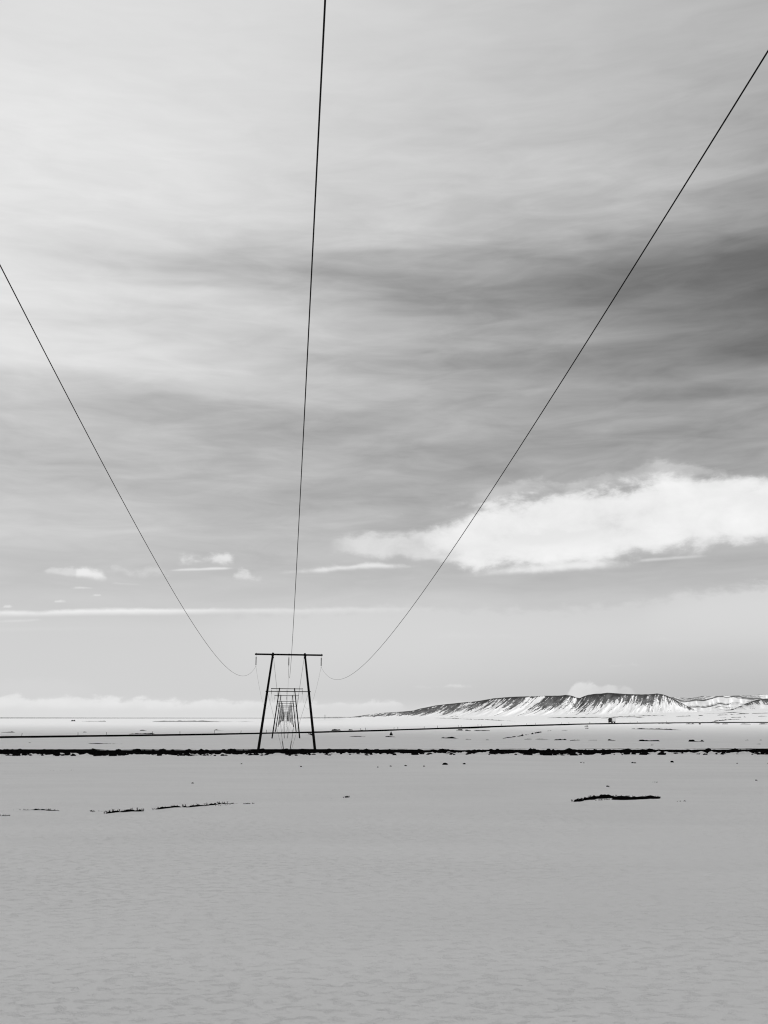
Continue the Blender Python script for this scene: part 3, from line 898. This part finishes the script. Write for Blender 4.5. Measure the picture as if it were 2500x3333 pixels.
for i in range(210):
    x = rnd.uniform(-58, 58); dd = rnd.triangular(-1.5, 0.9, 0.0) if rnd.random() < .78 else rnd.uniform(2.2, 2.9)
    y = float(road1_y(x)) + dd
    r = rnd.choice([.12, .16, .2, .25, .32, .42])
    if dd > 2: z = 0.74 + r * .2; r = min(r, .34)
    else: z = max(float(terr(x, y)), float(np.interp(dd, [-1.2, 0, 2.1], [-.55, 0, .7]))) + r * .12
    rock('boulder', (x, y, z), r, i, rnd.uniform(0, 6.28), 'dark rubble boulder lying in the snow along the foot of the near embankment' if dd < 2 else 'dark boulder sitting on the shoulder of the near road', 'boulders along the near embankment' if dd < 2 else 'boulders on the road shoulder')
for i, (px, py, r) in enumerate([(1447, 2489.5, .26), (1511, 2487.5, .15), (1321, 2493.5, .13), (1272, 2495, .1), (1380, 2495, .1), (2188, 2481.5, .2), (2059, 2484, .13), (2068, 2484.5, .12), (1891, 2482.5, .09), (1900, 2484, .09), (1978, 2561, .1), (1230, 2498, .08), (980, 2496.5, .1), (786, 2487, .09), (627, 2550, .09), (2462, 2541, .08), (2500, 2485, .08), (2400, 2485.5, .08)]):
    p = ground_px(px, py)
    big = {0: 'largest dark stone lying alone on the snow below the embankment', 1: 'small dark stone on snow just right of the largest lone stone', 5: 'dark stone lying alone on the snow at the right below the embankment'}
    rock('stone', p + Vector((0, 0, r * .2)), r, i, i * 1.3, big.get(i, 'tiny dark stone lying loose on the open snow'), 'loose stones on the snow')

# ------------------------------------------------------------------ heath showing through the snow
def heath(name, pts, depth, height, seed, tufts=0, tuft_h=0.12, gap=0.0, label='', cat='heath', flat=False):
    """pts: photo pixels along the strip; a low lumpy bank of dark heath breaking through the snow"""
    P = [ground_px(x, y) for x, y in pts]
    L = [0]
    depth = min(depth, 0.5 * (P[-1] - P[0]).length + 0.2)
    for a, b in zip(P[:-1], P[1:]): L.append(L[-1] + (b - a).length)
    n = int(min(420, max(14, L[-1] / max(depth * .12, .05))))
    t = np.linspace(0, L[-1], n)
    xx = np.interp(t, L, [p.x for p in P]); yy = np.interp(t, L, [p.y for p in P])
    nc = 13
    rows = []
    env = np.clip(np.minimum(t, L[-1] - t) / (L[-1] * .22 + 1e-6), 0, 1) ** .6
    env = env * (0.75 + 0.9 * fb(t / (depth * 1.6), 0 * t, seed, 4))
    if flat: env = np.clip(np.minimum(t, L[-1] - t) / (L[-1] * .12), 0, 1) ** .6 * (1 + .35 * fb(t / 1.1, 0 * t, seed, 4))
    if gap: env = env * (fb(t / (depth * 3.2), 0 * t + 4.4, seed + 3, 3) > gap - .5).astype(float) + 1e-3
    env = np.clip(env, 0.02, 1.5)
    for k in range(nc):
        c = k / (nc - 1) * 2 - 1
        oy = c * depth * .5 * env
        wig = 0.30 * depth * fb(t / (depth * .7), 0 * t + c * 1.5, seed + 5, 3)
        x = xx; y = yy + oy + wig
        g = terr(x, y)
        z = g + height * env * (1 - c * c) * (0.9 + 1.1 * fb(t / (depth * .35), c * 2 + 0 * t, seed + 9, 4)) - 0.05 - .35 * height * abs(c) ** 3
        rows.append(np.stack([x, y, z], -1))
    me = grid_mesh(name, np.stack(rows))
    if tufts:
        bm = bmesh.new(); bm.from_mesh(me)
        rr = random.Random(seed)
        for _ in range(tufts):
            i = rr.randrange(n); c = rr.uniform(-.75, .75)
            if env[i] < .15: continue
            b = Vector((xx[i] + rr.uniform(-.1, .1), yy[i] + c * depth * .5 * env[i], 0))
            b.z = float(terr(b.x, b.y)) + height * env[i] * (1 - c * c) * .7 - .03
            hh = tuft_h * rr.choice([.5, .7, .8, 1, 1.2])
            for q in range(7):
                a = rr.uniform(0, 6.28); l = hh * rr.uniform(.6, 1.15); sp = rr.uniform(.1, .7)
                wv = Vector((math.cos(a + 1.57), math.sin(a + 1.57), 0)) * 0.008
                tip = b + Vector((math.cos(a) * sp * l, math.sin(a) * sp * l, l))
                md = b.lerp(tip, .55) + Vector((0, 0, l * .1))
                v = [bm.verts.new(p) for p in (b - wv, b + wv, md + wv * .8, tip, md - wv * .8)]
                bm.faces.new(v)
        bm.to_mesh(me); bm.free()
    o = obj(name, me, HEATH)
    return tag(o, label, cat, None, 'stuff')
heath('heath_patch', [(1862, 2611), (1905, 2604), (1960, 2598), (2010, 2595.5), (2050, 2596)], 1.1, .17, 301, 90, .11, flat=True, label='dark tapering heath patch in the right foreground, its left arm')
heath('heath_patch', [(1984, 2602), (2000, 2602), (2040, 2600), (2090, 2599.5), (2120, 2599), (2154, 2597)], 3.6, .20, 311, 90, .07, flat=True, label='thickest black heath patch lying in the right foreground snow')
heath('heath_patch', [(1940, 2606), (1975, 2603), (2000, 2601)], .5, .06, 313, 30, .06, label='thin sliver of heath under the right foreground patch')
heath('heath_patch', [(2205, 2610), (2235, 2608)], .5, .06, 315, 20, .06, label='small heath speck right of the foreground patch')
heath('heath_strip', [(40, 2637), (130, 2637), (200, 2640), (270, 2641), (345, 2643)], .6, .11, 321, 60, .06, .24, label='broken thin heath line at the left foreground')
heath('heath_strip', [(340, 2649), (385, 2644), (430, 2641), (475, 2641)], .55, .115, 331, 45, .15, flat=True, label='thick tufted heath bank, middle of the left foreground line')
heath('heath_strip', [(490, 2637), (530, 2633), (570, 2628), (620, 2628), (680, 2622), (730, 2617), (780, 2616)], .5, .105, 341, 40, .13, flat=True, label='long rising heath line left of the middle foreground')
heath('heath_strip', [(700, 2624), (750, 2620)], .4, .05, 345, 20, .05, label='short heath sliver under the rising heath line')
heath('heath_strip', [(792, 2618), (828, 2616)], .5, .06, 351, 40, .07, label='short heath strip at the right end of the rising line')
heath('heath_strip', [(-20, 2657), (32, 2656)], .7, .08, 353, 40, .07, label='short heath strip cut by the left edge')
heath('heath_tuft', [(1116, 2597), (1136, 2596)], .4, .05, 355, 40, .12, label='lone heath tuft in the middle of the foreground')
heath('heath_strip', [(2118, 2548), (2150, 2546), (2188, 2545)], .5, .07, 357, 20, .06, .3, label='thin dark heath line above the right foreground patch')
heath('heath_strip', [(165, 2509), (205, 2508), (245, 2507)], .5, .05, 359, 10, .05, .4, label='faint heath specks below the embankment at left')
FARS = [
    ([(1134, 2398), (1200, 2398.5), (1292, 2399.5)], 2.2, .35, .36), ([(1355, 2401.5), (1420, 2402.5), (1495, 2404)], 2.6, .42, .30), ([(1515, 2407), (1536, 2407)], 1.6, .22, 0),
    ([(1634, 2405), (1660, 2401), (1690, 2397), (1730, 2390), (1770, 2382), (1797, 2377)], 3.0, .40, .32), ([(1797, 2377), (1850, 2377.5)], 2, .2, .4), ([(1704, 2407), (1735, 2406)], 1.6, .2, .2), ([(1740, 2406.5), (1792, 2407)], 1.8, .22, .2),
    ([(1803, 2409.5), (1845, 2408)], 2.6, .4, 0), ([(1855, 2411), (1890, 2409.5)], 2.0, .35, 0), ([(1893, 2410), (1950, 2409.5), (2008, 2410.5)], 2.0, .35, .2), ([(2032, 2412), (2110, 2412.5), (2200, 2414)], 2.0, .30, .34), ([(2240, 2414), (2292, 2414)], 2.0, .22, .3),
    ([(2053, 2373), (2120, 2374), (2220, 2376.5)], 3.4, .45, .16), ([(1902, 2364.5), (1915, 2365)], 5, .7, 0), ([(1904, 2371), (1916, 2371.5)], 4, .45, 0),
    ([(2240, 2413.5), (2262, 2413)], 2.6, .4, .2), ([(2276, 2414), (2292, 2414)], 2.2, .3, 0),
    ([(0, 2384.5), (50, 2384)], 3, .25, .35), ([(215, 2384), (285, 2383.5)], 3, .3, .3), ([(420, 2390.2), (460, 2389.2), (505, 2389)], 3, .5, .1), ([(280, 2420.5), (340, 2421), (410, 2421.5)], 1.6, .2, .38), ([(428, 2378.5), (480, 2378)], 4, .3, .4), ([(690, 2377), (730, 2377)], 4, .3, .3),
    ([(1078, 2379), (1110, 2377.5)], 4, .6, 0), ([(1134, 2377.5), (1150, 2377)], 4, .6, 0), ([(1160, 2378), (1186, 2377.5)], 4, .5, .2),
    ([(1483, 2377), (1508, 2378), (1535, 2379)], 3.4, .5, .25), ([(1540, 2379), (1600, 2379)], 3, .3, .4), ([(2118, 2426), (2128, 2425)], 1.2, .25, 0), ([(92, 2418), (100, 2418)], 1.2, .12, 0),
    ([(1003, 2389), (1010, 2391), (1018, 2395), (1016, 2397)], 2.0, .5, 0), ([(1580, 2409), (1594, 2409)], 1.4, .2, 0), ([(2425, 2409.5), (2436, 2409)], 2, .2, .2), ([(2470, 2409.5), (2480, 2409)], 2, .2, .2), ([(2440, 2423), (2480, 2422)], 1.2, .12, .4)]
def where(px):
    return ['at the far left', 'left of the pylons', 'just right of the pylons', 'below the mountain', 'near the right edge'][0 if px < 350 else 1 if px < 850 else 2 if px < 1400 else 3 if px < 2150 else 4]
for i, (pts, dp, hh, gp) in enumerate(FARS):
    o = heath('heath_streak', pts, dp * 1.3, hh * 1.15, 400 + 3 * i, 0, 0, gp, label='narrow dark heath streak in the snow between the two roads, ' + where(pts[0][0]))
    o['group'] = 'heath streaks between the roads'
# strips far out on the plain and on the apron under the mountain
APRON = [
    ([(1410, 2337), (1500, 2340), (1600, 2344), (1700, 2348)], 9, .55, .10), ([(1778, 2337.2), (1850, 2336.5), (1900, 2336), (1975, 2334.2)], 14, .9, .2), ([(1985, 2334), (2040, 2332.4), (2100, 2330.6), (2170, 2330)], 12, .8, .2), ([(1955, 2338), (2030, 2336.8), (2100, 2335.2)], 12, .9, .2),
    ([(2200, 2332.3), (2245, 2331), (2290, 2329.6)], 11, 1.0, .18), ([(2280, 2323.6), (2350, 2321.6), (2420, 2317)], 12, .5, .35), ([(2335, 2328.6), (2370, 2326.8)], 12, .8, .2), ([(2378, 2326), (2392, 2325.6)], 10, 1.1, 0), ([(2394, 2325), (2440, 2323.2)], 12, 1.1, .1), ([(2446, 2323), (2510, 2321.4)], 12, .9, .25),
    ([(2312, 2351), (2340, 2346.4), (2370, 2343), (2420, 2340.6)], 5, .7, .05), ([(2100, 2341), (2200, 2340), (2320, 2338)], 8, .3, .4), ([(2340, 2337), (2500, 2331)], 9, .4, .42),
    ([(2020, 2356.5), (2062, 2356)], 4, .5, .1), ([(2140, 2356), (2200, 2356.5)], 4, .4, .3), ([(2232, 2357), (2262, 2357)], 4, .6, 0), ([(2325, 2357), (2345, 2356.5)], 4, .6, 0), ([(2350, 2357.5), (2370, 2357)], 4, .5, 0), ([(2410, 2357.5), (2445, 2357.5)], 4, .5, .2), ([(2470, 2357.5), (2500, 2357)], 4, .6, .1),
    ([(0, 2346.5), (60, 2347), (120, 2347)], 14, .9, .3), ([(230, 2347.6), (246, 2347.6)], 10, 1.2, 0), ([(260, 2348), (420, 2348.6), (560, 2348.6), (700, 2349), (840, 2349)], 12, .7, .42)]
for i, (pts, dp, hh, gp) in enumerate(APRON):
    o = heath('heath_streak', pts, dp * 1.2, hh * 1.0, 600 + 3 * i, 0, 0, gp, label='faint dark heath streak on the bright far snow, ' + where(pts[0][0]))
    o['group'] = 'heath streaks on the far snow'

# ------------------------------------------------------------------ marker posts along the far road
POST = speckled('dark_post', 0.02, 0.05, 8.0)
def post_proto():
    root = thing('marker_post', (0, 0, 0))
    bm = bmesh.new(); box(bm, (0, 0, .45), (.15, .06, 1.3), .01); obj('post', bm, POST, root)
    bm = bmesh.new(); box(bm, (0, -.029, .95), (.08, .008, .16), .002); obj('reflector', bm, STEEL, root)
    return root
pp = post_proto()
for i, px in enumerate([65, 268, 340, 511, 574, 711, 771, 882, 939, 1030, 1158, 1207, 1264, 1313, 1361, 1443, 1485, 1510, 1552, 1574, 1613, 1650, 1700, 1760, 1812, 1868, 1905, 1935, 2040, 2090, 2160]):
    j = road2_at_px(px)
    if i == 0:
        root = pp
    else:
        root = pp.copy(); COL.objects.link(root)
        for ch in pp.children:
            c = ch.copy(); COL.objects.link(c); c.parent = root
    sd = -3.15 if i % 2 else 3.1
    root.location = (cx[j] + nx[j] * sd, cy[j] + ny[j] * sd, cz[j] - .03)
    root.rotation_euler = (0, (.06, -.04, .02)[i % 3], 0.3)
    tag(root, 'thin dark marker post on the edge of the far road, ' + ('left of the pylons' if px < 840 else 'between the pylon legs' if px < 1025 else 'right of the pylons'), 'marker post', 'marker posts along the far road')

# cairn
p = ground_px(1273, 2393.5)
root = thing('cairn', p)
rc = random.Random(3)
for i in range(9):
    lv = i // 3; a = i * 2.2
    r = .36 - lv * .07
    o = bpy.data.objects.new('cairn_stone', RM[i % 7]); link(o, root)
    o.location = (math.cos(a) * (.26 - lv * .09), math.sin(a) * (.22 - lv * .09), .16 + lv * .34); o.scale = (r, r, r * .85); o.rotation_euler = (0, 0, a)
o = bpy.data.objects.new('cairn_stone', RM[3]); link(o, root); o.location = (0, 0, 1.1); o.scale = (.17, .17, .26)
bm = bmesh.new(); tube(bm, [(0.02, 0, .9), (.06, 0, 1.75)], .025, 6); obj('stake', bm, WOOD, root)
tag(root, 'small dark pointed cairn with a stake standing in front of the far road', 'cairn')

# ------------------------------------------------------------------ truck on the far road
j = road2_at_px(1992)
hd = math.atan2(-(ty[j]), -(tx[j]))                       # driving towards the camera
root = thing('box_truck', (cx[j], cy[j], cz[j] + .02), hd)
TW, TB, TG, TR = speckled('truck_white', 0.42, 0.5, 3, .5, .4, .001), speckled('truck_dark', 0.012, 0.02, 3, .5, .3, .001), speckled('window_glass_dark', 0.008, 0.012, 3, .15, .5, .001), speckled('tyre_rubber', 0.01, 0.02, 12, .9, .2, .004)
bm = bmesh.new(); box(bm, (-1.2, 0, 2.15), (5.6, 2.35, 2.4), .16); obj('cargo_box', bm, TW, root, smooth=False)
bm = bmesh.new(); box(bm, (2.45, 0, 1.72), (1.6, 2.2, 2.15), .2); box(bm, (2.3, 0, 2.95), (1.1, 2.0, .6), .2)
cab = obj('cab', bm, TB, root)
bm = bmesh.new(); box(bm, (3.255, 0, 2.1), (.03, 1.95, .95), .01); obj('windscreen', bm, TG, cab)
bm = bmesh.new(); box(bm, (3.262, 0, 1.15), (.04, 1.1, .3), .01); obj('grille', bm, TR, cab)
for s in (-1, 1):
    bm = bmesh.new(); box(bm, (2.55, s * 1.105, 2.1), (.8, .03, .8), .01); obj('side_window', bm, TG, cab)
    bm = bmesh.new(); box(bm, (3.265, s * .82, 1.1), (.05, .3, .2), .01); obj('headlight', bm, STEEL, cab)
    bm = bmesh.new(); box(bm, (3.1, s * 1.27, 2.2), (.1, .22, .5), .02); obj('mirror', bm, TB, cab)
bm = bmesh.new(); box(bm, (0, 0, .78), (6.4, .9, .26), .02); box(bm, (3.2, 0, .62), (.2, 2.25, .3), .03); obj('chassis', bm, TR, root)
for x in (2.3, -1.6, -2.9):
    for s in (-1, 1):
        bm = bmesh.new(); tube(bm, [(x, s * .78, .5), (x, s * .82, .5), (x, s * 1.1, .5), (x, s * 1.14, .5)], [.44, .5, .5, .44], 20)
        wh = obj('wheel', bm, TR, root)
        bm = bmesh.new(); tube(bm, [(x, s * 1.13, .5), (x, s * 1.16, .5)], [.26, .22], 14); obj('rim', bm, STEEL, wh)
tag(root, 'boxy truck with dark front and pale side driving on the far road', 'truck')

# utility cabinet at the right, beside the far road
p = ground_px(2278, 2358)
root = thing('utility_cabinet', p, -.3)
CG = speckled('cabinet_grey', 0.10, 0.14, 4, .6, .3, .002)
bm = bmesh.new(); box(bm, (0, 0, .6), (1.25, .8, 1.2), .03); obj('body', bm, CG, root)
bm = bmesh.new(); box(bm, (0, 0, 1.25), (1.4, .95, .09), .02); obj('roof', bm, CG, root)
bm = bmesh.new(); box(bm, (0, -.41, .62), (.98, .02, .95), .005); dr = obj('door', bm, CG, root)
bm = bmesh.new(); box(bm, (.36, -.44, .62), (.04, .05, .16), .01); obj('handle', bm, STEEL, dr)
tag(root, 'small square grey cabinet standing in the snow below the far road', 'cabinet')
